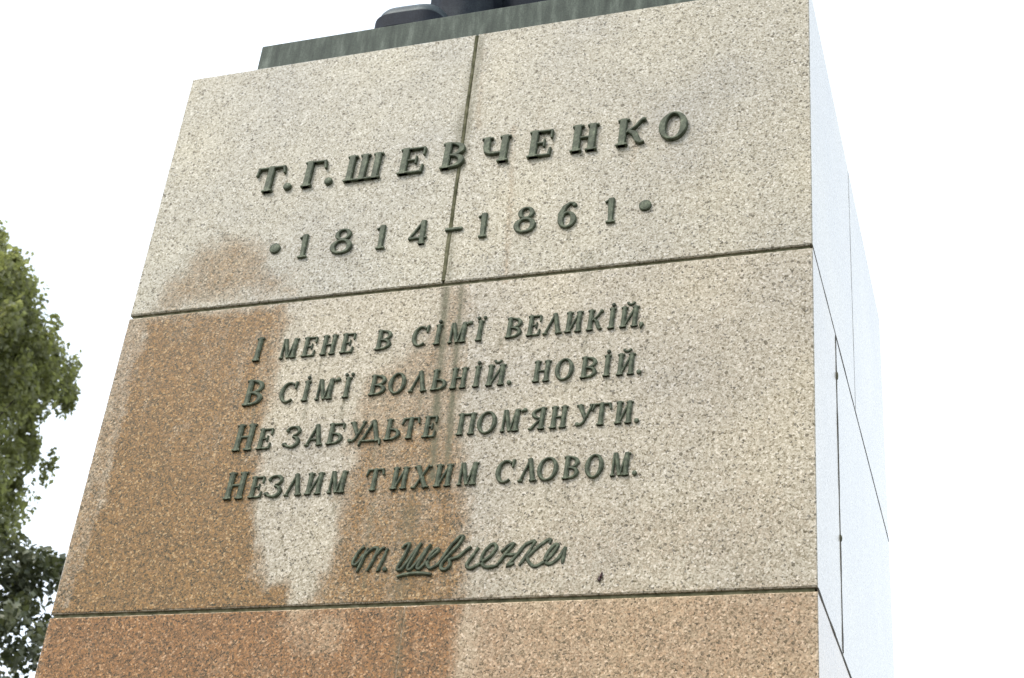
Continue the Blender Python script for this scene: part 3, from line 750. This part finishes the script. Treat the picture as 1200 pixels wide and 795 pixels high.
hd = MB(); hd.loft([ell(0, .30, .19, .19, 5.4, 24), ell(0, .26, .18, .19, 5.62, 24), ell(0, .19, .24, .28, 5.74, 24), ell(0, .16, .29, .34, 5.95, 24), ell(0, .18, .31, .36, 6.15, 24), ell(0, .20, .28, .33, 6.32, 24), ell(0, .21, .17, .22, 6.43, 24), ell(0, .22, .03, .04, 6.46, 24)])
hd.ball((0, -.19, 6.02), (.055, .08, .09), 10, 8)
ho = hd.build('head', M_STATUE, stt, True)
mo = MB()
for s in (-1, 1): mo.tube([(0, -.2, 5.92), (s*.1, -.17, 5.90), (s*.17, -.08, 5.80)], [.05, .045, .015], 8)
mo.build('moustache', M_STATUE, ho, True)

# ------------------------------------------------------------------ trees
def leaf_mesh(name, centres, per, spread, size, mat, parent, droop=.3, clump_tone=None):
    n = len(centres); cen = np.repeat(np.asarray(centres), per, axis=0); m = len(cen)
    sp = np.asarray(spread)
    d = rng.normal(size=(m, 3)); d /= np.linalg.norm(d, axis=1, keepdims=True); d *= rng.random((m, 1))**.45
    pos = cen + d*sp*np.repeat(rng.uniform(.6, 1.25, (n, 1)), per, axis=0)
    sz = size*rng.uniform(.65, 1.3, (m, 1))
    nrm = d*.7 + rng.normal(size=(m, 3))*.6 + np.array([0, 0, .35]); nrm /= np.linalg.norm(nrm, axis=1, keepdims=True)
    a = rng.normal(size=(m, 3)) + np.array([0, 0, -droop*3]); a -= nrm*(a*nrm).sum(1, keepdims=True); a /= np.linalg.norm(a, axis=1, keepdims=True)
    b = np.cross(nrm, a)
    tip = pos + a*sz; base = pos - a*sz*.85
    l = pos + b*sz*.62 + nrm*sz*.15 - a*sz*.15; r = pos - b*sz*.62 + nrm*sz*.15 - a*sz*.15
    V = np.stack([base, r, tip, l], 1).reshape(-1, 3)
    F = np.arange(m*4).reshape(m, 4); F = np.concatenate([F[:, [0, 1, 2]], F[:, [0, 2, 3]]])
    me = bpy.data.meshes.new(name); me.from_pydata(V.tolist(), [], F.tolist()); me.update()
    ct_ = np.repeat(rng.random(n) if clump_tone is None else clump_tone, per)
    tone = np.clip(ct_*.55 + rng.random(m)*.5 - .03, 0, 1)
    at = me.attributes.new('tone', 'FLOAT', 'POINT'); at.data.foreach_set('value', np.repeat(tone, 4).astype(np.float32))
    me.materials.append(mat)
    o = bpy.data.objects.new(name, me); C.objects.link(o); o.parent = parent
    return o

# tall poplar
pop = thing('poplar_tree', (-16.35, 14, -.25), 'tall columnar poplar with yellow green leaves rising left of the pedestal', 'tree')
tk = MB(); tk.tube([(0,0,0), (.05,0,3), (-.05,.05,8), (.05,0,13), (0,0,16.5)], [.42,.36,.27,.16,.04], 12)
def prof(z):      # crown radius at height z
    zs = [1.6, 4, 8, 10.2, 11.2, 12.2, 13.0, 14.0, 15.0, 15.6, 16.2, 16.8, 17.3, 17.6]
    rs = [.7, 1.5, 1.9, 2.05, 2.2, 2.35, 2.45, 2.68, 2.62, 2.3, 1.9, 1.35, .75, .25]
    return np.interp(z, zs, rs)
cs = []
for i in range(1500):
    z = random.uniform(1.6, 17.5) if i < 450 else random.uniform(9.0, 17.6)
    a = random.uniform(0, 2*math.pi); rr = prof(z)*(.92+.13*math.sin(3*a+z*2.1)*math.sin(z*1.7+a)) * random.random()**.36
    cs.append((rr*math.cos(a), rr*math.sin(a), z))
for i in range(46):
    a = random.uniform(0, 2*math.pi); z = random.uniform(2, 14); r = prof(z+2.4)*.8
    tk.tube([(0,0,z), (r*.45*math.cos(a), r*.45*math.sin(a), z+1.0), (r*math.cos(a), r*math.sin(a), z+2.8)], [.09,.055,.012], 6)
tk.build('trunk', M_BARK, pop, True)
leaf_mesh('crown', cs, 124, (.22,.22,.54), .062, M_POPLAR, pop, .5)

# darker broadleaf tree, nearer, lower
drk = thing('broadleaf_tree', (-9.75, 9, 0), 'dark loose broadleaf tree below the poplar with bright sky showing through gaps', 'tree')
tk = MB(); tk.tube([(0,0,0), (.1,0,2), (.0,.1,4.2), (.15,.05,6.3), (.1,0,7.6)], [.24,.2,.16,.10,.03], 10)
cs = []
holes = [(random.uniform(-2,2.2), random.uniform(-2,2), random.uniform(4.4,7.8)) for _ in range(26)]
for i in range(600):
    z = random.uniform(3.2, 8.55); r = np.interp(z, [3.2, 4.4, 6, 7.4, 8.2, 8.6], [.6, 1.9, 2.2, 1.75, 1.25, .7])
    a = random.uniform(0, 2*math.pi); rr = r*random.random()**.5*(.9+.2*math.sin(2*a+z*3))
    p = (rr*math.cos(a), rr*math.sin(a), z)
    if any((p[0]-q[0])**2*.6+(p[1]-q[1])**2*.15+(p[2]-q[2])**2 < .12 for q in holes): continue
    cs.append(p)
for i in range(34):
    a = random.uniform(0, 2*math.pi); z = random.uniform(2.4, 6.2); r = random.uniform(1.0, 2.0)
    tk.tube([(.05,.05,z), (r*.5*math.cos(a), r*.5*math.sin(a), z+.7), (r*math.cos(a), r*math.sin(a), z+1.5)], [.06,.035,.01], 6)
tk.build('trunk', M_BARK, drk, True)
leaf_mesh('crown', cs, 52, (.24,.24,.18), .055, M_DARKLEAF, drk, .2)
